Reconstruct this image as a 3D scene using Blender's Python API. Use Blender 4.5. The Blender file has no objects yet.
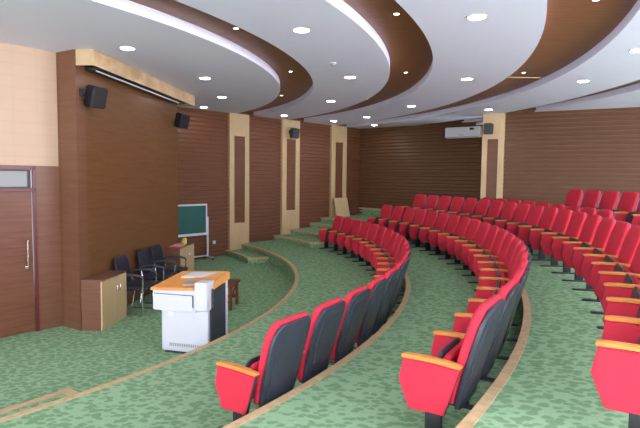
import bpy, bmesh, math, random
from mathutils import Vector, Matrix
random.seed(7)
sc = bpy.context.scene
C = sc.collection
PI = math.pi
rad = math.radians

# ------------------------------------------------------------------ camera
FPX, HOR, ROLL, EYE = 530.0, 176.0, 0.0115, 2.33
pitch = math.atan((214 - HOR) / FPX)
cam = bpy.data.cameras.new('camera'); cam.sensor_width = 36.0; cam.lens = 36.0 * FPX / 640.0
cam.clip_start = 0.05; cam.clip_end = 200
camo = bpy.data.objects.new('camera', cam); C.objects.link(camo)
camo.matrix_world = Matrix.Translation((0, 0, EYE)) @ Matrix.Rotation(PI / 2 - pitch, 4, 'X') @ Matrix.Rotation(ROLL, 4, 'Z')
sc.camera = camo

# ------------------------------------------------------------------ light of the place, and world fill added through the open side
w = bpy.data.worlds.new('world'); sc.world = w; w.use_nodes = True
bg = w.node_tree.nodes['Background']
bg.inputs[0].default_value = (0.88, 0.88, 1.0, 1); bg.inputs[1].default_value = 11.0
LAMP = 62.0        # radiance of the ceiling downlights
sc.view_settings.view_transform = 'Standard'; sc.view_settings.look = 'None'
sc.view_settings.gamma = 1; sc.view_settings.use_curve_mapping = False
sc.view_settings.exposure = 0.12

# ------------------------------------------------------------------ materials
def nt(name):
    m = bpy.data.materials.new(name); m.use_nodes = True
    return m, m.node_tree.nodes, m.node_tree.links, m.node_tree.nodes['Principled BSDF']

def plain(name, col, rough=0.5, noise=0.08, scale=8, metal=0.0, bump=0.0, bscale=60, spec=0.5):
    m, N, L, b = nt(name)
    tc = N.new('ShaderNodeTexCoord'); nz = N.new('ShaderNodeTexNoise'); nz.inputs['Scale'].default_value = scale
    L.new(tc.outputs['Object'], nz.inputs['Vector'])
    mx = N.new('ShaderNodeMix'); mx.data_type = 'RGBA'
    mx.inputs[6].default_value = tuple(c * (1 - noise) for c in col) + (1,)
    mx.inputs[7].default_value = tuple(min(1, c * (1 + noise)) for c in col) + (1,)
    L.new(nz.outputs['Fac'], mx.inputs[0]); L.new(mx.outputs[2], b.inputs['Base Color'])
    b.inputs['Roughness'].default_value = rough; b.inputs['Metallic'].default_value = metal
    b.inputs['Specular IOR Level'].default_value = spec
    if bump:
        n2 = N.new('ShaderNodeTexNoise'); n2.inputs['Scale'].default_value = bscale
        bp = N.new('ShaderNodeBump'); bp.inputs['Strength'].default_value = bump; bp.inputs['Distance'].default_value = 0.01
        L.new(tc.outputs['Object'], n2.inputs['Vector']); L.new(n2.outputs['Fac'], bp.inputs['Height']); L.new(bp.outputs['Normal'], b.inputs['Normal'])
    return m

def wood(name, c1, c2, rough=0.4, sx=(1.2, 1.2, 18), spec=0.3, coat=0.0):
    m, N, L, b = nt(name)
    tc = N.new('ShaderNodeTexCoord'); mp = N.new('ShaderNodeMapping'); mp.inputs['Scale'].default_value = sx
    nz = N.new('ShaderNodeTexNoise'); nz.inputs['Scale'].default_value = 2.2; nz.inputs['Detail'].default_value = 6; nz.inputs['Distortion'].default_value = 0.6
    L.new(tc.outputs['Object'], mp.inputs['Vector']); L.new(mp.outputs[0], nz.inputs['Vector'])
    cr = N.new('ShaderNodeValToRGB')
    cr.color_ramp.elements[0].position = 0.32; cr.color_ramp.elements[0].color = c1 + (1,)
    cr.color_ramp.elements[1].position = 0.7; cr.color_ramp.elements[1].color = c2 + (1,)
    L.new(nz.outputs['Fac'], cr.inputs[0]); L.new(cr.outputs[0], b.inputs['Base Color'])
    b.inputs['Roughness'].default_value = rough; b.inputs['Specular IOR Level'].default_value = spec
    b.inputs['Coat Weight'].default_value = coat
    return m

def carpet_mat(name):
    m, N, L, b = nt(name)
    tc = N.new('ShaderNodeTexCoord')
    mp = N.new('ShaderNodeMapping'); mp.inputs['Rotation'].default_value = (0, 0, 0.5); mp.inputs['Scale'].default_value = (1.0, 1.4, 1.0)
    ns = N.new('ShaderNodeTexNoise'); ns.inputs['Scale'].default_value = 11.0
    ad = N.new('ShaderNodeMixRGB'); ad.blend_type = 'ADD'; ad.inputs[0].default_value = 0.06
    L.new(tc.outputs['Object'], ns.inputs['Vector']); L.new(tc.outputs['Object'], ad.inputs[1]); L.new(ns.outputs['Color'], ad.inputs[2])
    L.new(ad.outputs[0], mp.inputs['Vector'])
    vo = N.new('ShaderNodeTexVoronoi'); vo.inputs['Scale'].default_value = 12.5; vo.inputs['Randomness'].default_value = 0.8
    L.new(mp.outputs[0], vo.inputs['Vector'])
    cr = N.new('ShaderNodeValToRGB'); cr.color_ramp.interpolation = 'EASE'
    cr.color_ramp.elements[0].position = 0.40; cr.color_ramp.elements[0].color = (0.200, 0.362, 0.190, 1)
    cr.color_ramp.elements[1].position = 0.58; cr.color_ramp.elements[1].color = (0.325, 0.525, 0.305, 1)
    L.new(vo.outputs['Distance'], cr.inputs[0])
    vo2 = N.new('ShaderNodeTexNoise'); vo2.inputs['Scale'].default_value = 60; vo2.inputs['Detail'].default_value = 3
    L.new(tc.outputs['Object'], vo2.inputs['Vector'])
    mx = N.new('ShaderNodeMix'); mx.data_type = 'RGBA'; mx.blend_type = 'MULTIPLY'; mx.inputs[0].default_value = 0.35
    L.new(cr.outputs[0], mx.inputs[6]); L.new(vo2.outputs['Fac'], mx.inputs[7])
    br = N.new('ShaderNodeBrightContrast'); br.inputs[1].default_value = 0.01
    L.new(mx.outputs[2], br.inputs[0]); L.new(br.outputs[0], b.inputs['Base Color'])
    b.inputs['Roughness'].default_value = 0.95; b.inputs['Specular IOR Level'].default_value = 0.1
    return m

def emit(name, col, s):
    m, N, L, b = nt(name)
    b.inputs['Base Color'].default_value = (0.9, 0.9, 0.9, 1)
    b.inputs['Emission Color'].default_value = col + (1,); b.inputs['Emission Strength'].default_value = s
    return m

def beige_mat():
    m, N, L, b = nt('beige wall paper')
    tc = N.new('ShaderNodeTexCoord'); mp = N.new('ShaderNodeMapping'); mp.inputs['Rotation'].default_value = (PI / 2, 0, 0)
    bt = N.new('ShaderNodeTexBrick'); bt.offset = 0.0; bt.inputs['Scale'].default_value = 1.0
    bt.inputs['Color1'].default_value = (0.48, 0.335, 0.225, 1); bt.inputs['Color2'].default_value = (0.475, 0.33, 0.222, 1); bt.inputs['Mortar'].default_value = (0.465, 0.322, 0.215, 1)
    bt.inputs['Mortar Size'].default_value = 0.012; bt.inputs['Brick Width'].default_value = 0.32; bt.inputs['Row Height'].default_value = 0.16
    L.new(tc.outputs['Object'], mp.inputs[0]); L.new(mp.outputs[0], bt.inputs['Vector']); L.new(bt.outputs['Color'], b.inputs['Base Color'])
    b.inputs['Roughness'].default_value = 0.6
    return m

M = dict(
    carpet=carpet_mat('green leaf carpet'),
    nosing=wood('tan timber nosing', (0.47, 0.32, 0.17), (0.62, 0.45, 0.26), 0.5, (6, 6, 6)),
    ceil=plain('white ceiling board', (0.80, 0.785, 0.96), 0.7, 0.01, 2),
    ceilwood=wood('brown ceiling laminate', (0.23, 0.092, 0.046), (0.32, 0.135, 0.072), 0.4, (2, 14, 1)),
    slat=wood('brown slat timber', (0.125, 0.049, 0.023), (0.150, 0.060, 0.028), 0.42, (1.0, 1.0, 6)),
    backslat=wood('shade toned slat timber', (0.108, 0.050, 0.023), (0.130, 0.061, 0.028), 0.42, (1.0, 1.0, 6)),  # slat timber coloured darker for the dimmer light on the back wall
    laminate=wood('brown wall laminate', (0.122, 0.052, 0.020), (0.165, 0.075, 0.031), 0.32, (0.8, 0.8, 12)),
    redlam=wood('reddish wall laminate', (0.145, 0.064, 0.036), (0.18, 0.082, 0.048), 0.35, (0.8, 0.8, 12)),
    door=wood('door veneer', (0.125, 0.048, 0.026), (0.175, 0.072, 0.040), 0.35, (0.8, 0.8, 10)),
    frame=plain('maroon door frame paint', (0.11, 0.016, 0.016), 0.35),
    glass=plain('frosted grey glass', (0.20, 0.20, 0.195), 0.3, 0.05, 3),
    maple=wood('pale maple laminate', (0.46, 0.325, 0.175), (0.50, 0.36, 0.20), 0.4, (4, 4, 1.2)),
    pelmet=wood('blotched maple board', (0.42, 0.26, 0.13), (0.62, 0.45, 0.27), 0.4, (1.5, 1.5, 2.5)),
    beige=beige_mat(),
    red=plain('red seat fabric', (0.57, 0.025, 0.050), 0.75, 0.10, 5, bump=0.25, bscale=180, spec=0.25),
    arm=wood('orange varnished beech', (0.55, 0.185, 0.035), (0.68, 0.27, 0.065), 0.3, (3, 14, 14)),
    black=plain('black plastic shell', (0.030, 0.035, 0.050), 0.42, 0.1, 30, bump=0.15, bscale=200),
    blackmetal=plain('black painted steel', (0.012, 0.013, 0.016), 0.4),
    spkbox=plain('matt black cabinet', (0.010, 0.011, 0.015), 0.5, 0.1, 20),
    leather=plain('dark blue black upholstery', (0.010, 0.012, 0.024), 0.55, 0.1, 10),
    chrome=plain('brushed steel', (0.6, 0.6, 0.6), 0.25, 0.03, 20, metal=1.0),
    white=plain('white painted metal', (0.60, 0.61, 0.66), 0.35, 0.02),
    podgrey=plain('dark grey side panel', (0.035, 0.042, 0.055), 0.45),
    podwood=wood('orange bamboo top', (0.66, 0.26, 0.06), (0.78, 0.36, 0.10), 0.3, (3, 12, 3)),
    green=plain('green chalkboard', (0.010, 0.090, 0.072), 0.6, 0.25, 3),
    grey=plain('grey plastic', (0.25, 0.26, 0.28), 0.4),
    pink=plain('pink paper', (0.70, 0.30, 0.30), 0.8),
    yellow=plain('yellow green cloth', (0.45, 0.42, 0.10), 0.8),
    darkwood=wood('dark red brown timber', (0.10, 0.025, 0.012), (0.17, 0.045, 0.02), 0.4, (3, 3, 12)),
    lamp=emit('downlight diffuser glow', (1.0, 0.97, 0.94), LAMP),
    spot=emit('small spot glow', (1.0, 0.9, 0.75), 14.0),
    cord=plain('screen fabric', (0.7, 0.7, 0.72), 0.5),
)

# ------------------------------------------------------------------ helpers
def finish(name, bm, mats, parent=None, smooth=False, recalc=True):
    if recalc: bmesh.ops.recalc_face_normals(bm, faces=bm.faces)
    me = bpy.data.meshes.new(name); bm.to_mesh(me); bm.free()
    for m in (mats if isinstance(mats, (list, tuple)) else [mats]): me.materials.append(M[m])
    if smooth:
        me.polygons.foreach_set('use_smooth', [True] * len(me.polygons))
        me.set_sharp_from_angle(angle=rad(40))
    o = bpy.data.objects.new(name, me); C.objects.link(o)
    if parent is not None: o.parent = parent
    return o

def tag(o, label, cat, group=None):
    o['label'] = label; o['category'] = cat
    if group: o['group'] = group
    return o

def struct(name, bm, m, label=None, **k):
    o = finish(name, bm, m, **k); o['kind'] = 'structure'
    if label: o['label'] = label
    return o

def thing(name, label, cat, loc=(0, 0, 0), rz=0.0, group=None):
    o = bpy.data.objects.new(name, None); C.objects.link(o); o.empty_display_size = 0.1
    o.location = loc; o.rotation_euler = (0, 0, rz)
    return tag(o, label, cat, group)

def box(bm, a, b, bev=0.0, mat=0, M4=None, seg=2):
    r = bmesh.ops.create_cube(bm, size=1.0)
    vs = r['verts']
    S = Matrix.Diagonal((abs(b[0]-a[0]), abs(b[1]-a[1]), abs(b[2]-a[2]), 1))
    T = Matrix.Translation(((a[0]+b[0])/2, (a[1]+b[1])/2, (a[2]+b[2])/2))
    X = T @ S
    if M4 is not None: X = M4 @ X
    bmesh.ops.transform(bm, matrix=X, verts=vs)
    fs = set(f for v in vs for f in v.link_faces)
    for f in fs: f.material_index = mat
    if bev > 0:
        es = list(set(e for v in vs for e in v.link_edges))
        bmesh.ops.bevel(bm, geom=es, offset=bev, segments=seg, affect='EDGES', profile=0.6)

def tube(bm, pts, r, n=10, cap=True):
    pts = [Vector(p) for p in pts]; rings = []
    for i, p in enumerate(pts):
        t = (pts[min(i+1, len(pts)-1)] - pts[max(i-1, 0)]).normalized()
        up = Vector((0, 0, 1)) if abs(t.z) < 0.9 else Vector((1, 0, 0))
        u = t.cross(up).normalized(); v = t.cross(u).normalized()
        rr = r[i] if isinstance(r, (list, tuple)) else r
        rings.append([bm.verts.new(p + rr * (math.cos(2*PI*k/n) * u + math.sin(2*PI*k/n) * v)) for k in range(n)])
    for a, b in zip(rings, rings[1:]):
        for k in range(n): bm.faces.new((a[k], a[(k+1) % n], b[(k+1) % n], b[k]))
    if cap: bm.faces.new(rings[0][::-1]); bm.faces.new(rings[-1])

def prism(bm, poly, z0, z1, mat=0):
    a = [bm.verts.new((x, y, z0)) for x, y in poly]; b = [bm.verts.new((x, y, z1)) for x, y in poly]
    n = len(poly); fs = [bm.faces.new(a[::-1]), bm.faces.new(b)]
    for i in range(n): fs.append(bm.faces.new((a[i], a[(i+1) % n], b[(i+1) % n], b[i])))
    for f in fs: f.material_index = mat
    return fs

def xzprism(bm, poly, y0, y1, side=0, edge=0):
    a = [bm.verts.new((x, y0, z)) for x, z in poly]; b = [bm.verts.new((x, y1, z)) for x, z in poly]
    n = len(poly); f1 = bm.faces.new(a[::-1]); f2 = bm.faces.new(b); f1.material_index = side; f2.material_index = side
    for i in range(n):
        f = bm.faces.new((a[i], a[(i+1) % n], b[(i+1) % n], b[i])); f.material_index = edge

def loft(bm, secs, n=20, p=4.0):
    """secs: (cx, cz, width_y, thick_x) super-ellipse sections stacked upwards"""
    rings = []
    for cx, cz, wy, tx in secs:
        ring = []
        for k in range(n):
            a = 2*PI*k/n; c, s = math.cos(a), math.sin(a)
            ring.append(bm.verts.new((cx + tx/2 * math.copysign(abs(c)**(2/p), c), wy/2 * math.copysign(abs(s)**(2/p), s), cz)))
        rings.append(ring)
    for a, b in zip(rings, rings[1:]):
        for k in range(n): bm.faces.new((a[k], a[(k+1) % n], b[(k+1) % n], b[k]))
    bm.faces.new(rings[0][::-1]); bm.faces.new(rings[-1])

def disc(bm, r0, z0, z1, n=32, r1=None, c=(0, 0)):
    r1 = r0 if r1 is None else r1
    a = [bm.verts.new((c[0]+r0*math.cos(2*PI*k/n), c[1]+r0*math.sin(2*PI*k/n), z0)) for k in range(n)]
    b = [bm.verts.new((c[0]+r1*math.cos(2*PI*k/n), c[1]+r1*math.sin(2*PI*k/n), z1)) for k in range(n)]
    bm.faces.new(a[::-1]); bm.faces.new(b)
    for k in range(n): bm.faces.new((a[k], a[(k+1) % n], b[(k+1) % n], b[k]))

def ring(bm, c, ra, rb, z0, z1, t0=-110, t1=110, step=1.0, mat=0):
    n = max(2, int((t1-t0)/step)+1)
    L = []
    for i in range(n):
        t = rad(t0 + (t1-t0)*i/(n-1)); co, si = math.cos(t), math.sin(t)
        L.append([bm.verts.new((c[0]+r*co, c[1]+r*si, z)) for r, z in ((ra, z0), (rb, z0), (rb, z1), (ra, z1))])
    for A, B in zip(L, L[1:]):
        for k in range(4): bm.faces.new((A[k], A[(k+1) % 4], B[(k+1) % 4], B[k])).material_index = mat
    bm.faces.new(L[0]).material_index = mat; bm.faces.new(L[-1][::-1]).material_index = mat

def P2(c, r, t): return (c[0] + r*math.cos(rad(t)), c[1] + r*math.sin(rad(t)))

# ------------------------------------------------------------------ plan of the hall
FC = (-9.54, 10.10)          # centre of the seating tiers
CC = (-9.48, 10.32)          # centre of the ceiling rings
ZC = 4.10
W0 = Vector((-2.75, 15.25)); WD = Vector((0.674, 0.739)); WN = Vector((0.739, -0.674))   # wall with the pilasters
K = W0 + WD * 6.25           # far corner
BD = Vector((0.765, -0.644)); BN = Vector((-0.644, -0.765))                             # back wall
def clip_room(bm, m=0.0):
    for co, no in ((W0, -WN), (K, -BN), (W0 + WN*16.0, WN), (K + BN*27, BN)):
        g = list(bm.verts) + list(bm.edges) + list(bm.faces)
        n3 = Vector((no.x, no.y, 0)); c3 = Vector((co.x, co.y, 0)) + n3*m
        bmesh.ops.bisect_plane(bm, geom=g, plane_co=c3, plane_no=n3, clear_outer=True)

# floor and tiers -----------------------------------------------------------
R1, R2, R3, R4 = 9.10, 11.095, 12.605, 14.72
Z1, Z2, Z3, Z4 = 0.30, 0.60, 0.90, 1.17
bm = bmesh.new(); box(bm, (-22, -12, -0.2), (24, 32, 0)); clip_room(bm, 0.1); struct('floor', bm, 'carpet')
for ra, rb, z0, z1 in ((R1, R2+.02, 0, Z1), (R2, R3+.02, 0, Z2), (R3, R4+.02, 0, Z3), (R4, 26, 0, Z4)):
    bm = bmesh.new(); ring(bm, FC, ra, rb, z0, z1); clip_room(bm, 0.1); struct('floor', bm, 'carpet')
trim_n = 1
for r, z in ((R1, Z1), (R2, Z2), (R3, Z3), (R4, Z4)):
    bm = bmesh.new(); ring(bm, FC, r-.035, r+.04, z-.045, z+.006, step=0.5); clip_room(bm); struct('trim_%d' % trim_n, bm, 'nosing'); trim_n += 1
# half-height steps in both aisles
for ra, rb, z, t0, t1 in ((8.53, R1, .15, 26.0, 60), (8.55, R1, .15, -70, -34.9), (10.42, R2, .45, 27.2, 60), (10.42, R2, .45, -70, -37.5), (12.05, R3, .75, 27.4, 60), (12.05, R3, .75, -70, -38)):
    zb = z - .15
    bm = bmesh.new(); ring(bm, FC, ra, rb, zb, z, t0, t1, 0.5); clip_room(bm, 0.05); struct('floor', bm, 'carpet')
    bm = bmesh.new(); ring(bm, FC, ra-.02, ra+.07, z-.05, z+.006, t0, t1, .5)
    te = t0 if t0 > 0 else t1; dt = math.degrees(.07/ra) * (1 if t0 > 0 else -1)
    a, b = (te - .15, te + dt) if t0 > 0 else (te + dt, te + .15)
    ring(bm, FC, ra-.02, rb, z-.05, z+.007, a, b, .2); clip_room(bm)
    struct('trim_%d' % trim_n, bm, 'nosing'); trim_n += 1

# ceiling ---------------------------------------------------------------------
EDG = [((-9.5, 10.4), .01), ((-9.31, 10.45), 8.48), ((-9.56, 10.40), 9.40), ((-9.41, 10.40), 10.64), ((-9.30, 10.55), 11.24), ((-9.60, 10.60), 12.92),
       ((-9.30, 10.45), 13.48), ((-9.40, 10.20), 15.05), ((-9.40, 10.20), 15.65), ((-9.4, 10.2), 30)]
def ring2(bm, A, B, z0, z1, t0, t1, step=1.0):
    n = int((t1-t0)/step)+1; L = []
    for i in range(n):
        t = rad(t0 + (t1-t0)*i/(n-1)); co, si = math.cos(t), math.sin(t)
        L.append([bm.verts.new((c[0]+r*co, c[1]+r*si, z)) for (c, r), z in ((A, z0), (B, z0), (B, z1), (A, z1))])
    for a, b in zip(L, L[1:]):
        for k in range(4): bm.faces.new((a[k], a[(k+1) % 4], b[(k+1) % 4], b[k]))
    bm.faces.new(L[0]); bm.faces.new(L[-1][::-1])
for i in range(0, len(EDG), 2):
    bm = bmesh.new(); ring2(bm, EDG[i], EDG[i+1], ZC, ZC+.125, -179.9 if i == 0 else -120, 179.9 if i == 0 else 120); clip_room(bm, 0.1); struct('ceiling', bm, 'ceil')
bm = bmesh.new(); ring(bm, (-9.4, 10.4), 7.5, 17.5, ZC+.125, ZC+.24, -120, 120, 2); clip_room(bm, 0.1); struct('ceiling', bm, 'ceilwood')

# walls ------------------------------------------------------------------------
def slat_wall(name, A, B, nrm, z0, z1, m, depth=0.0, pitch=0.118, thick=.25):
    """clapboard-like wall between plan points A and B, its face towards nrm"""
    A, B, nrm = Vector(A), Vector(B), Vector(nrm)
    A3 = A + nrm*depth; B3 = B + nrm*depth
    bm = bmesh.new(); prof = []
    z = z1; prof.append((0.0, z1))
    while z > z0 + 1e-4:
        zn = max(z0, z - pitch)
        prof += [(0.002, z - .002), (0.028, zn + .032), (-0.016, zn + .030), (-0.016, zn)] if z - zn > .03 else [(0.0, zn)]
        z = zn
    prof.append((-thick, z0)); prof.append((-thick, z1))
    a = [bm.verts.new((A3.x + nrm.x*d, A3.y + nrm.y*d, zz)) for d, zz in prof]
    b = [bm.verts.new((B3.x + nrm.x*d, B3.y + nrm.y*d, zz)) for d, zz in prof]
    n = len(prof); bm.faces.new(a); bm.faces.new(b[::-1])
    for i in range(n): bm.faces.new((a[i], b[i], b[(i+1) % n], a[(i+1) % n]))
    return struct(name, bm, m)

def px_on_wall(px, P, D):           # plan point where the viewing direction px meets the line P + t D
    k = (px - 320) / FPX
    t = (k*P.y - P.x) / (D.x - k*D.y)
    return P + D*t

slat_wall('wall_left', W0 - WD*7.0, K + WD*.2, WN, 0, ZC+.125, 'slat')
# back wall: left section, then a section that stands further in
slat_wall('wall_back', K - BD*.2, K + BD*6.5, BN, 0, ZC+.125, 'backslat')
Q0 = Vector((4.46, 15.0)); QD = Vector((0.869, -0.495)); QN = Vector((-0.495, -0.869))
slat_wall('wall_back', Q0 + QD*.1, Q0 + QD*13, QN, 0, ZC+.125, 'backslat', thick=.4)

def pilaster(A, B, nrm, proj, zi0, zi1, li, ri, n, thick=.05):
    A, B, nrm = Vector(A), Vector(B), Vector(nrm); D = (B - A).normalized(); wd = (B-A).length
    M4 = Matrix(((D.x, -nrm.x, 0, A.x), (D.y, -nrm.y, 0, A.y), (0, 0, 1, 0), (0, 0, 0, 1)))
    bm = bmesh.new(); f = -proj; bk = thick
    box(bm, (0, f, 0), (li, bk, ZC), M4=M4); box(bm, (ri, f, 0), (wd, bk, ZC), M4=M4)
    box(bm, (li, f, 0), (ri, bk, zi0), M4=M4); box(bm, (li, f, zi1), (ri, bk, ZC), M4=M4)
    o = struct('trim_%d' % n, bm, 'maple')
    bm = bmesh.new(); z = zi0
    while z < zi1 - .02:
        zt = min(zi1, z + .112); box(bm, (li, f+.03, z), (ri, bk, zt-.012), .004, M4=M4, seg=1); z += .118
    box(bm, (li, f+.04, zi0), (ri, bk, zi1), M4=M4)
    p = finish('slat_inset', bm, 'slat', parent=o)
    return o
cols = []
for a, b, z0i, z1i, la, lb, n in ((229.6, 249, .93, 3.46, 234.2, 244.8, 21), (282.0, 299.3, 1.22, 3.50, 286.3, 295.2, 22), (331.0, 346.0, 1.45, 3.52, 334.9, 342.3, 23)):
    P = W0 + WN*.09
    A = px_on_wall(a, P, WD); B = px_on_wall(b, P, WD); l = (px_on_wall(la, P, WD)-A).length; r = (px_on_wall(lb, P, WD)-A).length
    pilaster(A, B, WN, 0.0, z0i, z1i, l, r, n, thick=.15); cols.append((A, B))
P = Q0 + QN*.12
A = px_on_wall(480.2, P, QD); B = px_on_wall(501.8, P, QD)
l = (px_on_wall(485.2, P, QD)-A).length; r = (px_on_wall(496, P, QD)-A).length
pilaster(A, B, QN, 0, 1.5, 3.40, l, r, 24, thick=.6); cols.append((A, B))

# door wall: brown to door-head height, beige above
DA = Vector((-3.90, 7.98)); DD = Vector((0.625, 0.780)); DN = Vector((0.780, -0.625)); ZH = 2.43
def wallbox(bm, P, D, Nn, s0, s1, d0, d1, z0, z1, bev=0, mat=0):   # s along D from P, d out along Nn
    M4 = Matrix(((D.x, Nn.x, 0, P.x), (D.y, Nn.y, 0, P.y), (0, 0, 1, 0), (0, 0, 0, 1)))
    box(bm, (s0, d0, z0), (s1, d1, z1), bev, mat, M4)
DR = -.37      # door frame outer edge (distance from the corner)
DW = 1.12      # door with frame
bm = bmesh.new(); wallbox(bm, DA, DD, DN, DR, .3, -.15, 0, 0, ZH); wallbox(bm, DA, DD, DN, -7, DR-DW, -.15, 0, 0, ZH); struct('wall_front', bm, 'redlam')
def loc_obj(o, P, D, z=0):
    o.matrix_world = Matrix(((D.x, -D.y, 0, P.x), (D.y, D.x, 0, P.y), (0, 0, 1, z), (0, 0, 0, 1))); return o
bm = bmesh.new(); box(bm, (-7, 0, ZH), (.3, .15, ZC+.1)); loc_obj(struct('wall_front', bm, 'beige'), DA, DD)
# door
dr = thing('door_1', 'x', 'door', (DA.x, DA.y, 0), math.atan2(DD.y, DD.x)); dr['kind'] = 'structure'; dr['label'] = 'brown veneered door with maroon frame and frosted transom light'; del dr['category']
s0, s1 = DR-DW, DR
bm = bmesh.new()
for q in (((s0, -.02, 0), (s0+.05, .1, ZH)), ((s1-.04, -.02, 0), (s1, .1, ZH)), ((s0, -.02, ZH-.06), (s1, .1, ZH)), ((s0, -.02, 2.06), (s1, .1, 2.11))): box(bm, *q, .004)
finish('door_frame', bm, 'frame', dr)
bm = bmesh.new(); box(bm, (s0+.05, .02, .005), (s1-.05, .065, 2.06), .002); finish('door_leaf', bm, 'door', dr)
bm = bmesh.new(); box(bm, (s0+.05, .05, 2.11), (s1-.05, .06, ZH-.06)); finish('transom_pane', bm, 'glass', dr)
bm = bmesh.new()
for q in (((s1-.085, .03, 2.11), (s1-.05, .055, ZH-.06)), ((s0+.05, .03, 2.11), (s0+.085, .055, ZH-.06)), ((s0+.05, .03, 2.11), (s1-.05, .055, 2.13)), ((s0+.05, .03, ZH-.08), (s1-.05, .055, ZH-.06))): box(bm, *q)
finish('transom_sash', bm, 'blackmetal', dr)
bm = bmesh.new(); hx = s1-.14
tube(bm, [(hx, -.03, .98), (hx, -.035, 1.36)], .012); tube(bm, [(hx, -.03, 1.02), (hx, .03, 1.02)], .009); tube(bm, [(hx, -.03, 1.32), (hx, .03, 1.32)], .009)
box(bm, (hx-.025, .005, .93), (hx+.025, .025, .985), .004)
finish('door_handle', bm, 'chrome', dr, smooth=True)

# return pilaster and the screen wall
S0 = Vector((-3.53, 7.72)); SD = Vector((0.090, 0.996)); SN = Vector((0.996, -0.090)); SL = 4.08
bm = bmesh.new()
S1 = S0 + SD*SL
prism(bm, [(DA.x-.02, DA.y-.02), (S0.x, S0.y), (S0.x+.25*SD.x, S0.y+.25), (DA.x+.2, DA.y+.3)], 0, ZC+.05)
struct('wall_return', bm, 'redlam')
bm = bmesh.new(); prism(bm, [(S0.x-.001, S0.y+.012), (S1.x, S1.y), (-6.4, 12.6), (-6.4, 9.4)], 0, ZC+.05); struct('wall_screen', bm, 'laminate')
# pelmet over the screen
pe = thing('screen_pelmet', 'long blotched maple pelmet under the ceiling above the projection wall', 'pelmet', (S0.x, S0.y, 0), math.atan2(SD.y, SD.x))
PB = ZC - .225; PO = .27
bm = bmesh.new(); box(bm, (.05, -PO, PB), (4.42, -PO+.035, ZC-.002), .003); finish('front_board', bm, 'pelmet', pe)
bm = bmesh.new(); box(bm, (.012, -PO, PB), (.05, -.001, ZC-.002), .003); finish('end_board', bm, 'maple', pe)
bm = bmesh.new(); box(bm, (4.42, -PO, PB), (4.46, .1, ZC-.002), .003); finish('end_board', bm, 'maple', pe)
scn = thing('projector_screen', 'retracted projector screen in a dark case behind the pelmet', 'projector screen', (S0.x, S0.y, 0), math.atan2(SD.y, SD.x))
bm = bmesh.new(); box(bm, (.25, -.185, PB-.02), (4.05, -.02, PB+.12), .02); finish('screen_case', bm, 'blackmetal', scn)
bm = bmesh.new(); tube(bm, [(.3, -.165, PB-.03), (3.7, -.165, PB-.03)], .014); finish('bottom_bar', bm, 'white', scn, smooth=True)

# ------------------------------------------------------------------ downlights
def downlight(x, y, label, group, z=ZC, r=.105, small=False):
    t = thing('spotlight' if small else 'downlight', label, 'ceiling light', (x, y, z), 0, group)
    bm = bmesh.new(); n = 24
    prof = [(r*.86, -.002), (r*.9, -.010), (r*1.05, -.008), (r*1.1, 0.0)]
    L = [[bm.verts.new((a*math.cos(2*PI*k/n), a*math.sin(2*PI*k/n), zz)) for k in range(n)] for a, zz in prof]
    for A, B in zip(L, L[1:]):
        for k in range(n): bm.faces.new((A[k], A[(k+1) % n], B[(k+1) % n], B[k]))
    finish('bezel', bm, 'white', t, smooth=True)
    bm = bmesh.new(); disc(bm, r*.88, -.006, -.001, n); finish('diffuser', bm, 'spot' if small else 'lamp', t)
    return t
ANG = ('beside the near aisle', 'over the near part of the rows', 'over the middle of the rows', 'over the far part of the rows', 'beside the pilaster wall')
rings = (('over the stage floor', (((-38, 7.2), (-20, 7.23), (-1.7, 7.40), (16.4, 7.58), (31.5, 7.58)))),
         ('between the first and second brown bands', ((-56, 9.9), (-38, 9.9), (-20.7, 9.93), (-2.7, 10.06), (14.8, 10.10), (34.1, 10.20))),
         ('between the second and third brown bands', ((-56, 11.9), (-38, 11.9), (-20.1, 11.97), (-2.0, 12.16), (15.6, 12.24), (28.3, 12.38), (35.6, 12.24))),
         ('beyond the third brown band', ((-56, 14.1), (-38, 14.1), (-24, 14.1), (-11, 14.13), (-1.4, 14.28), (15.3, 14.39), (36.1, 14.07))))
def in_view(x, y, z):
    v = camo.matrix_world.inverted() @ Vector((x, y, z))
    return v.z < 0 and abs(v.x / v.z) * FPX < 322 and abs(v.y / v.z) * FPX < 216
ordn = ['nearest', 'second nearest', 'third nearest', 'fourth nearest', 'fifth nearest', 'sixth nearest', 'seventh nearest']
for txt, ts in rings:
    k = -1
    for t, r in ts:
        x, y = P2(FC, r, t)
        if not in_view(x, y, ZC): downlight(x, y, 'unseen white downlight %s, %s' % (txt, 'far over the near wall aisle' if t < -50 else 'overhead beside the camera aisle' if t < -30 else 'just past the right edge' if r > 14 and t < -20 else 'just past the top edge'), 'white ceiling downlights'); continue  # unseen downlights past the frame, added along the rings to light the near rows
        k += 1; i = k
        downlight(x, y, 'white downlight %s, %s of its line' % (txt, ordn[i]), 'white ceiling downlights')
for txt, r, ts in (('first', 8.98, (-38, -20.2, -1.9, 16.9, 34.0)), ('second', 11.07, (-38, -20, -1.7, 15.9, 30)), ('third', 13.17, (-38, -19.3, -1.9, 15, 27))):
    k = -1
    for t in ts:
        x, y = P2(FC, r, t)
        if not in_view(x, y, ZC): continue
        k += 1; i = k
        downlight(x, y, 'tiny spotlight in the %s brown ceiling band, %s along it' % (txt, ordn[i]), 'tiny spotlights in the brown bands', ZC+.125, .036, True)
t = thing('smoke_detector', 'small round smoke detector on the white ceiling between two brown bands', 'smoke detector', (.18, 8.45, ZC))
bm = bmesh.new(); disc(bm, .055, -.012, 0, 20); finish('base', bm, 'white', t)
bm = bmesh.new(); disc(bm, .03, -.045, -.012, 20, .045); finish('sensor', bm, 'grey', t)

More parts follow.
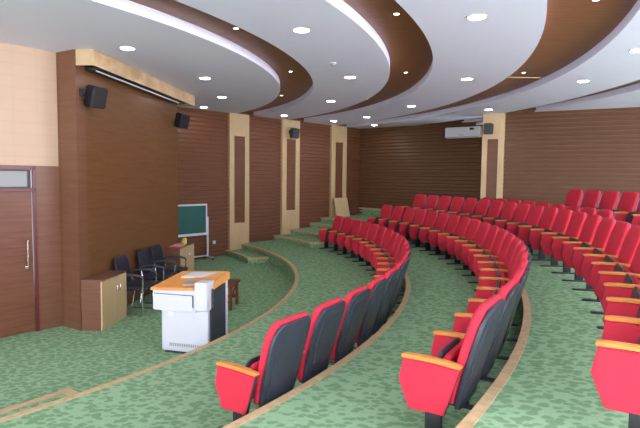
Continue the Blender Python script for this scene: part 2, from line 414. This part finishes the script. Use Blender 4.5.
# ------------------------------------------------------------------ auditorium seats
SW = .61
def side_panel(parent, y):
    bm = bmesh.new(); th = .026
    xzprism(bm, [(0, .53), (-.03, .375), (.045, .19), (.285, .19), (.385, .52)], y-th, y+th, 0, 1)
    bmesh.ops.bevel(bm, geom=[e for e in bm.edges if len(set(f.material_index for f in e.link_faces)) > 1], offset=.008, segments=2, affect='EDGES')
    o = finish('side_panel', bm, ['red', 'black'], parent, smooth=True)
    bm = bmesh.new(); n = 12; top = []; bot = []
    rows = []
    for i in range(n+1):
        u = i/n; x = -.012 + .40*u; z = .540 + .008*math.sin(PI*u*.9) - .014*u*u; hw = .029 + .002*math.sin(PI*u)
        hw *= (.75 if i == 0 else 1); hh = .014 if 0 < i < n else .010
        rows.append([bm.verts.new((x, y+a*hw, z+b*hh)) for a, b in ((-1, -.8), (-1, .5), (-.75, 1), (.75, 1), (1, .5), (1, -.8))])
    for A, B in zip(rows, rows[1:]):
        for k in range(6): bm.faces.new((A[k], A[(k+1) % 6], B[(k+1) % 6], B[k]))
    bm.faces.new(rows[0][::-1]); bm.faces.new(rows[-1])
    a = finish('armrest', bm, 'arm', parent, smooth=True)
    bm = bmesh.new()
    box(bm, (.16, y-.02, .02), (.27, y+.02, .21), .005); box(bm, (.0, y-.028, 0.0), (.44, y+.028, .02), .006)
    p = finish('pedestal', bm, 'blackmetal', parent, smooth=True)
    return o, a, p

def make_seat():
    t = thing('auditorium_seat', 'x', 'auditorium seat')
    side_panel(t, -SW/2)
    cl = [(.283, .235, .41), (.303, .33, .43), (.338, .46, .47), (.375, .58, .50), (.406, .69, .525), (.436, .79, .525), (.460, .86, .495)]
    bm = bmesh.new()
    secs = [(cl[0][0], cl[0][1]-.012, cl[0][2]*.9, .045)] + [(x, z, w_, .085) for x, z, w_ in cl] + [(.472, .895, .455, .075), (.480, .916, .40, .055), (.484, .924, .32, .03)]
    loft(bm, secs, 28, 3.6)
    b = finish('backrest', bm, 'red', t, smooth=True)
    bm = bmesh.new()
    secs = [(x+.052, z-.03 if i == 0 else z, w_*(1.01 if i < 3 else .96 - .02*(i-3)), .05) for i, (x, z, w_) in enumerate(cl[:-1])] + [(.510, .85, .445, .05), (.522, .883, .40, .045), (.528, .900, .33, .03)]
    loft(bm, secs, 28, 5)
    loft(bm, [(.366, .27, .29, .02), (.374, .30, .32, .035), (.410, .46, .35, .035), (.444, .58, .37, .035), (.474, .69, .36, .035), (.500, .78, .33, .035), (.508, .81, .28, .02)], 20, 5)
    finish('back_shell', bm, 'black', b, smooth=True)
    bm = bmesh.new()
    loft(bm, [(.190, .235, .40, .03), (.193, .25, .46, .055), (.212, .34, .49, .075), (.240, .46, .48, .075), (.254, .52, .45, .07), (.259, .545, .41, .05), (.260, .553, .36, .03)], 24, 4)
    s = finish('seat_cushion', bm, 'red', t, smooth=True)
    bm = bmesh.new()
    loft(bm, [(.148, .225, .42, .02), (.15, .235, .47, .03), (.166, .34, .50, .035), (.193, .46, .49, .03), (.207, .53, .46, .03), (.212, .56, .41, .03), (.213, .575, .35, .015)], 24, 5)
    box(bm, (.165, -SW/2+.02, .27), (.205, SW/2-.03, .31), .006)
    finish('seat_shell', bm, 'black', s, smooth=True)
    return t
proto = make_seat(); used = False
def kids(o): return [c for c in C.objects if c.parent is o]
pk = kids(proto); pg = {c.name: kids(c) for c in pk}
def dup_seat():
    r = proto.copy(); C.objects.link(r)
    for ch in pk:
        c = ch.copy(); C.objects.link(c); c.parent = r
        for g in pg[ch.name]:
            d = g.copy(); C.objects.link(d); d.parent = c
    return r
ORD = ['first', 'second', 'third', 'fourth', 'fifth', 'sixth', 'seventh', 'eighth', 'ninth', 'tenth', 'eleventh', 'twelfth', 'thirteenth', 'fourteenth', 'fifteenth', 'sixteenth',
       'seventeenth', 'eighteenth', 'nineteenth', 'twentieth', 'twenty-first', 'twenty-second']
ends = []
for rn, r0, z, t0, t1, n in (('front row', 10.60, Z1, -34.3, 25.9, 19), ('second row', 12.085, Z2, -33.2, 25.3, 20), ('third row', 13.235, Z3, -33.3, 25.4, 22),
                             ('short fourth row', 13.89, Z3, -6.3, 15.9, 9), ('last row by the back wall', 15.05, Z4, -5.5, 8.7, 6)):
    dt = (t1 - t0) / n
    for i in range(n):
        tc = t0 + dt*(i+.5)
        s = dup_seat() if used else proto
        used = True
        x, y = P2(FC, r0, tc); s.location = (x, y, z); s.rotation_euler = (0, 0, rad(tc))
        if n < 12: where = 'at its far end' if i == n-1 else '%s from its far end' % ORD[n-1-i]
        else: where = 'nearest the camera aisle' if i == 0 else ('%s from the camera aisle' % ORD[i] if i < n-1 else 'at the far end')
        s['label'] = 'red folding seat in the %s, %s' % (rn, where)
        s['category'] = 'auditorium seat'; s['group'] = 'red seats of the ' + rn
        if i == n-1: ends.append(s)
for s in ends:
    side_panel(s, SW/2)

# ------------------------------------------------------------------ stage furniture
def stage_pt(s, d): v = S0 + SD*s + SN*d; return v
SANG = math.atan2(SN.y, SN.x)       # local +x points out of the screen wall
def cabinet(s, label, hgt, wd):
    v = stage_pt(s, .004); t = thing('cabinet', label, 'cabinet', (v.x, v.y, 0), SANG)
    bm = bmesh.new(); box(bm, (0, 0, 0), (.30, wd, hgt-.02), .002); finish('body', bm, 'redlam', t)
    bm = bmesh.new(); box(bm, (.0, -.005, hgt-.02), (.335, wd+.005, hgt), .003); finish('cabinet_top', bm, 'redlam', t)
    bm = bmesh.new(); box(bm, (.30, 0, 0), (.318, wd, .07), .002); finish('plinth', bm, 'maple', t)
    for k, (a, b) in enumerate(((.004, wd*.62-.003), (wd*.62+.003, wd-.004))):
        bm = bmesh.new(); box(bm, (.30, a, .075), (.325, b, hgt-.022), .002); d = finish('door', bm, 'maple', t)
        yy = b-.05 if k == 0 else a+.045
        bm = bmesh.new(); z0 = hgt*.66; tube(bm, [(.325, yy, z0), (.345, yy, z0+.008), (.345, yy, z0+.09), (.325, yy, z0+.098)], .006, 8); finish('handle', bm, 'chrome', d, smooth=True)
    return t
cabinet(.02, 'low brown cabinet with pale maple doors at the near end of the projection wall', .76, .80)
cabinet(3.34, 'brown cabinet with pale maple doors at the far end of the projection wall', .80, .84)
v = stage_pt(3.75, .14)
bm = bmesh.new(); box(bm, (-.12, -.26, 0), (.13, .12, .008), .002); box(bm, (-.10, -.22, .008), (.10, .1, .02), .003)
o = finish('paper_stack', bm, 'pink', None); o.location = (v.x, v.y, .80); o.rotation_euler = (0, 0, SANG+.1); tag(o, 'pink paper folders lying on the far maple-doored cabinet', 'papers')
bm = bmesh.new(); v = stage_pt(3.98, .17)
loft(bm, [(0, 0, .13, .11), (0, .05, .14, .12), (.01, .10, .12, .10), (.01, .13, .07, .06)], 16, 2.5)
o = finish('cloth_bundle', bm, 'yellow', None, smooth=True); o.location = (v.x, v.y, .80); tag(o, 'small yellow green bundle on top of the far cabinet', 'bundle')

def visitor_chair(s, label):
    v = stage_pt(s, .14); t = thing('armchair', label, 'chair', (v.x, v.y, 0), SANG, 'black armchairs on the stage')
    bm = bmesh.new(); loft(bm, [(.02, .50, .44, .05), (.01, .60, .47, .06), (-.01, .76, .48, .06), (-.035, .88, .46, .055), (-.05, .93, .42, .045), (-.054, .945, .36, .02)], 24, 4); finish('backrest', bm, 'leather', t, smooth=True)
    bm = bmesh.new(); box(bm, (.03, -.24, .42), (.52, .24, .50), .025, seg=3); finish('seat', bm, 'leather', t, smooth=True)
    for sg in (-1, 1):
        y = sg*.27
        bm = bmesh.new(); tube(bm, [(.02, y, .66), (.18, y, .69), (.36, y, .685), (.45, y, .66), (.47, y, .62)], [.017, .022, .022, .02, .014], 10); finish('armrest', bm, 'black', t, smooth=True)
        bm = bmesh.new(); tube(bm, [(.46, y, .63), (.45, y, .35), (.46, y, .02), (.40, y, .012), (.06, y, .012), (.02, y, .03), (.08, y, .42), (.02, y*.85, .62)], .012, 8); finish('sled_leg', bm, 'chrome', t, smooth=True)
    bm = bmesh.new(); tube(bm, [(.10, -.27, .40), (.10, .27, .40)], .011, 8); tube(bm, [(.42, -.27, .40), (.42, .27, .40)], .011, 8); finish('crossbar', bm, 'chrome', t, smooth=True)
visitor_chair(1.10, 'black armchair with steel legs beside the near cabinet')
visitor_chair(1.98, 'black armchair with steel legs, middle of the three on the stage')
visitor_chair(2.58, 'black armchair with steel legs beside the far cabinet')

# podium
pa = math.atan2(-.259, .966)
pd = thing('podium', 'white digital podium with orange wooden top standing on the stage floor', 'podium', (-2.04, 6.81, 0), pa)
bm = bmesh.new(); box(bm, (-.02, .0, .03), (.65, .52, .62), .02, seg=3); finish('cabinet_body', bm, 'white', pd, smooth=True)
bm = bmesh.new(); box(bm, (.02, .02, 0), (.64, .49, .03)); finish('plinth', bm, 'podgrey', pd)
bm = bmesh.new(); box(bm, (.655, .035, .05), (.675, .47, .88), .004); finish('side_panel', bm, 'podgrey', pd)
bm = bmesh.new(); box(bm, (.652, .47, .03), (.682, .525, .90), .006); finish('corner_post', bm, 'white', pd)
bm = bmesh.new(); xz = [(-.11, .575), (.52, .575), (.52, .87), (-.11, .835)]
M4 = None
xzprism(bm, xz, -.06, .50); bmesh.ops.bevel(bm, geom=list(bm.edges), offset=.012, segments=3, affect='EDGES'); finish('upper_box', bm, 'white', pd, smooth=True)
bm = bmesh.new(); box(bm, (-.08, -.066, .79), (.475, -.058, .798)); box(bm, (.465, -.067, .64), (.477, -.058, .798)); finish('drawer_gap', bm, 'blackmetal', pd)
bm = bmesh.new(); box(bm, (.50, -.085, .60), (.675, .14, .972), .025, seg=4); finish('corner_module', bm, 'white', pd, smooth=True)
bm = bmesh.new()   # sloping orange top
def quadslab(bm, P, th):
    a = [bm.verts.new(p) for p in P]; b = [bm.verts.new((p[0], p[1], p[2]-th)) for p in P]
    bm.faces.new(a); bm.faces.new(b[::-1])
    for i in range(len(P)): bm.faces.new((a[i], b[i], b[(i+1) % len(P)], a[(i+1) % len(P)]))
quadslab(bm, [(-.13, -.08, .868), (.49, -.08, .90), (.51, .15, .955), (.69, .15, .968), (.67, .60, 1.01), (-.04, .60, .975)], .035)
quadslab(bm, [(.66, .10, .955), (.685, .10, .955), (.68, .60, 1.005), (.655, .60, 1.005)], .10)
bmesh.ops.bevel(bm, geom=list(bm.edges), offset=.006, segments=2, affect='EDGES')
tp = finish('podium_top', bm, 'podwood', pd)
bm = bmesh.new(); quadslab(bm, [(.10, .30, .954), (.42, .30, .968), (.52, .52, .998), (.16, .52, .985)], .012); finish('desk_inset', bm, 'white', tp)
bm = bmesh.new(); quadslab(bm, [(.28, .02, .920), (.46, .02, .930), (.48, .11, .955), (.31, .12, .948)], .02); finish('control_panel', bm, 'grey', tp)
bm = bmesh.new(); box(bm, (.08, -.006, .49), (.17, .002, .56), .003); finish('badge', bm, 'cord', pd)
bm = bmesh.new()
for k in range(18): box(bm, (.10+k*.026, -.004, .10), (.112+k*.026, .003, .14))
finish('vent_grille', bm, 'grey', pd)

# little table behind the podium
tt = thing('side_table', 'low dark brown wooden table just behind the podium', 'table', (-1.83, 9.25, 0), -.1)
bm = bmesh.new(); box(bm, (-.42, -.28, .41), (.38, .28, .445), .006); finish('table_top', bm, 'darkwood', tt)
for x in (-.38, .30):
    for y in (-.24, .20):
        bm = bmesh.new(); box(bm, (x, y, 0), (x+.05, y+.05, .41), .005); finish('leg', bm, 'darkwood', tt)
for y in (-.225, .215):
    bm = bmesh.new(); box(bm, (-.35, y, .12), (.32, y+.025, .16), .003); finish('stretcher', bm, 'darkwood', tt)
for x in (-.365, .315):
    bm = bmesh.new(); tube(bm, [(x, -.22, .13), (x, .22, .38)], .013, 6); tube(bm, [(x, .22, .13), (x, -.22, .38)], .013, 6); finish('cross_brace', bm, 'darkwood', tt)

# green board on wheeled stand by the pilaster wall
BP = Vector((-3.10, 14.55)); gb = thing('chalkboard', 'green chalkboard in a white frame on a wheeled stand by the slatted wall', 'chalkboard', (BP.x, BP.y, 0), math.atan2(WD.y, WD.x))
BW = 1.75
bm = bmesh.new(); box(bm, (-BW, -.012, .74), (-.05, .012, 1.50)); finish('board_surface', bm, 'green', gb)
bm = bmesh.new()
for q in (((-BW-.03, -.02, 1.49), (-.02, .02, 1.535)), ((-BW-.03, -.03, .68), (-.02, .02, .745)), ((-.06, -.02, .69), (-.02, .02, 1.53)), ((-BW-.03, -.02, .69), (-BW+.01, .02, 1.53))): box(bm, *q, .004)
finish('board_frame', bm, 'white', gb)
for x in (0.0, -BW-.05):
    bm = bmesh.new(); box(bm, (x-.02, -.02, .07), (x+.025, .02, 1.18), .004); finish('post', bm, 'white', gb)
    bm = bmesh.new(); box(bm, (x-.02, -.26, .055), (x+.02, .14, .09), .004); finish('foot', bm, 'white', gb)
    for y in (-.24, .12):
        bm = bmesh.new(); tube(bm, [(x-.014, y, .03), (x+.014, y, .03)], .03, 14); finish('castor', bm, 'black', gb, smooth=True)
bm = bmesh.new(); box(bm, (-BW-.05, -.012, .085), (0, .012, .12), .003); finish('lower_rail', bm, 'white', gb)

# loudspeakers
def speaker(x, y, z, ang, label, wallpt, tilt=.25, s=1.0):
    t = thing('loudspeaker', label, 'loudspeaker', (x, y, z), ang, 'black wall loudspeakers')
    R4 = Matrix.Rotation(tilt, 4, 'Y')
    bm = bmesh.new(); a = [(-.11, -.10), (-.11, .10), (.11, .14), (.11, -.14)]
    prism(bm, [(p[0]*s, p[1]*s) for p in a], -.155*s, .155*s); bmesh.ops.bevel(bm, geom=list(bm.edges), offset=.02*s, segments=3, affect='EDGES')
    bmesh.ops.transform(bm, matrix=R4, verts=bm.verts); finish('speaker_box', bm, 'spkbox', t, smooth=True)
    bm = bmesh.new(); box(bm, (.108*s, -.115*s, -.13*s), (.116*s, .115*s, .13*s), .003); bmesh.ops.transform(bm, matrix=R4, verts=bm.verts); finish('grille', bm, 'blackmetal', t)
    bm = bmesh.new(); Wl = Matrix.Rotation(-ang, 3, 'Z') @ (Vector(wallpt) - Vector((x, y, z)))
    tube(bm, [(-.1*s, 0, 0), tuple(Wl)], .014, 8); d = Vector((Wl.x, Wl.y, Wl.z)); box(bm, (d.x-.015, d.y-.03, d.z-.06), (d.x+.015, d.y+.03, d.z+.06), .004)
    finish('bracket', bm, 'blackmetal', t)
def wp(s, z): v = stage_pt(s, .012); return (v.x, v.y, z)
speaker(-3.36, 7.97, 3.465, -.45, 'black loudspeaker at the near end of the projection wall under the pelmet', wp(.12, 3.50))
speaker(-3.01, 11.55, 3.49, -.45, 'black loudspeaker at the far end of the projection wall', wp(3.95, 3.45))
A, B = cols[1]; mid = (A+B)/2 + (B-A)*-.11 + WN*.22; wpt = (A+B)/2 + (B-A)*-.11 + WN*.01
speaker(mid.x, mid.y, 3.67, math.atan2(WN.y, WN.x)-.3, 'black loudspeaker on the middle pilaster of the side wall', (wpt.x, wpt.y, 3.72))
A, B = cols[3]; mid = (A+B)/2 - (B-A)*.16 + QN*.22; wpt = (A+B)/2 - (B-A)*.16 + QN*.01
speaker(mid.x, mid.y, 3.67, math.atan2(QN.y, QN.x)+.3, 'black loudspeaker on the back wall pilaster beside the air conditioner', (wpt.x, wpt.y, 3.71), s=.93)

# air conditioner on back wall
A = px_on_wall(446, K + BN*.02, BD); B = px_on_wall(480, K + BN*.02, BD); aw = (B-A).length
ac = thing('air_conditioner', 'white split air conditioner high on the back wall left of the pilaster', 'air conditioner', (A.x, A.y, 3.60), math.atan2(BD.y, BD.x))
bm = bmesh.new(); box(bm, (0, -.22, 0), (aw, 0, .34), .03, seg=3); finish('casing', bm, 'white', ac, smooth=True)
bm = bmesh.new(); box(bm, (.05, -.225, .02), (aw-.05, -.15, .035), .002); finish('louvre', bm, 'grey', ac)
bm = bmesh.new(); box(bm, (aw*.72, -.226, .23), (aw*.84, -.219, .30), .002); finish('display', bm, 'blackmetal', ac)
bm = bmesh.new(); box(bm, (aw*.42, -.224, .075), (aw*.55, -.219, .095), .001); finish('logo', bm, 'grey', ac)
bm = bmesh.new(); box(bm, (0, -.05, 0), (.30, 0, .07), .01)
v = px_on_wall(474, K + BN*.02, BD); o = finish('pipe_cover', bm, 'white', None); o.location = (v.x, v.y, ZC-.11); o.rotation_euler = (0, 0, math.atan2(BD.y, BD.x)); tag(o, 'short white pipe cover above the air conditioner at the ceiling', 'pipe cover')

# sockets
def socket(P, nrm, z, label, r=.045):
    t = thing('wall_socket', label, 'socket', (P.x, P.y, z), math.atan2(nrm.y, nrm.x))
    bm = bmesh.new(); box(bm, (0, -r, -r), (.014, r, r), .006); finish('cover_plate', bm, 'white', t, smooth=True)
    bm = bmesh.new(); box(bm, (.013, -.012, -.012), (.017, .012, .012)); finish('outlet', bm, 'grey', t)
v = px_on_wall(213.7, W0 + WN*.02, WD); socket(v, WN, .42, 'white socket low on the slatted wall right of the chalkboard')
v = px_on_wall(361, W0 + WN*.02, WD); socket(v, WN, 1.10, 'white socket low in the far corner of the hall', .055)

# plywood panel leaning on the third pilaster
A, B = cols[2]; v = A + WN*.28 + WD*-.02
bm = bmesh.new(); box(bm, (0, -.012, 0), (.72, .012, .68), .003); bmesh.ops.transform(bm, matrix=Matrix.Rotation(-.22, 4, 'X'), verts=bm.verts)
o = finish('plywood_panel', bm, 'maple', None); o.location = (v.x, v.y, .905); o.rotation_euler = (0, 0, math.atan2(WD.y, WD.x)); tag(o, 'pale plywood panel leaning against the farthest side wall pilaster', 'panel')

# thin lath crossing the third brown ceiling band
bm = bmesh.new(); box(bm, (0, -.012, -.012), (.60, .012, 0), .002)
o = finish('wooden_lath', bm, 'maple', None); o.location = (3.24, 9.44, ZC); o.rotation_euler = (0, 0, .03); tag(o, 'thin pale lath crossing the third brown ceiling band', 'lath')
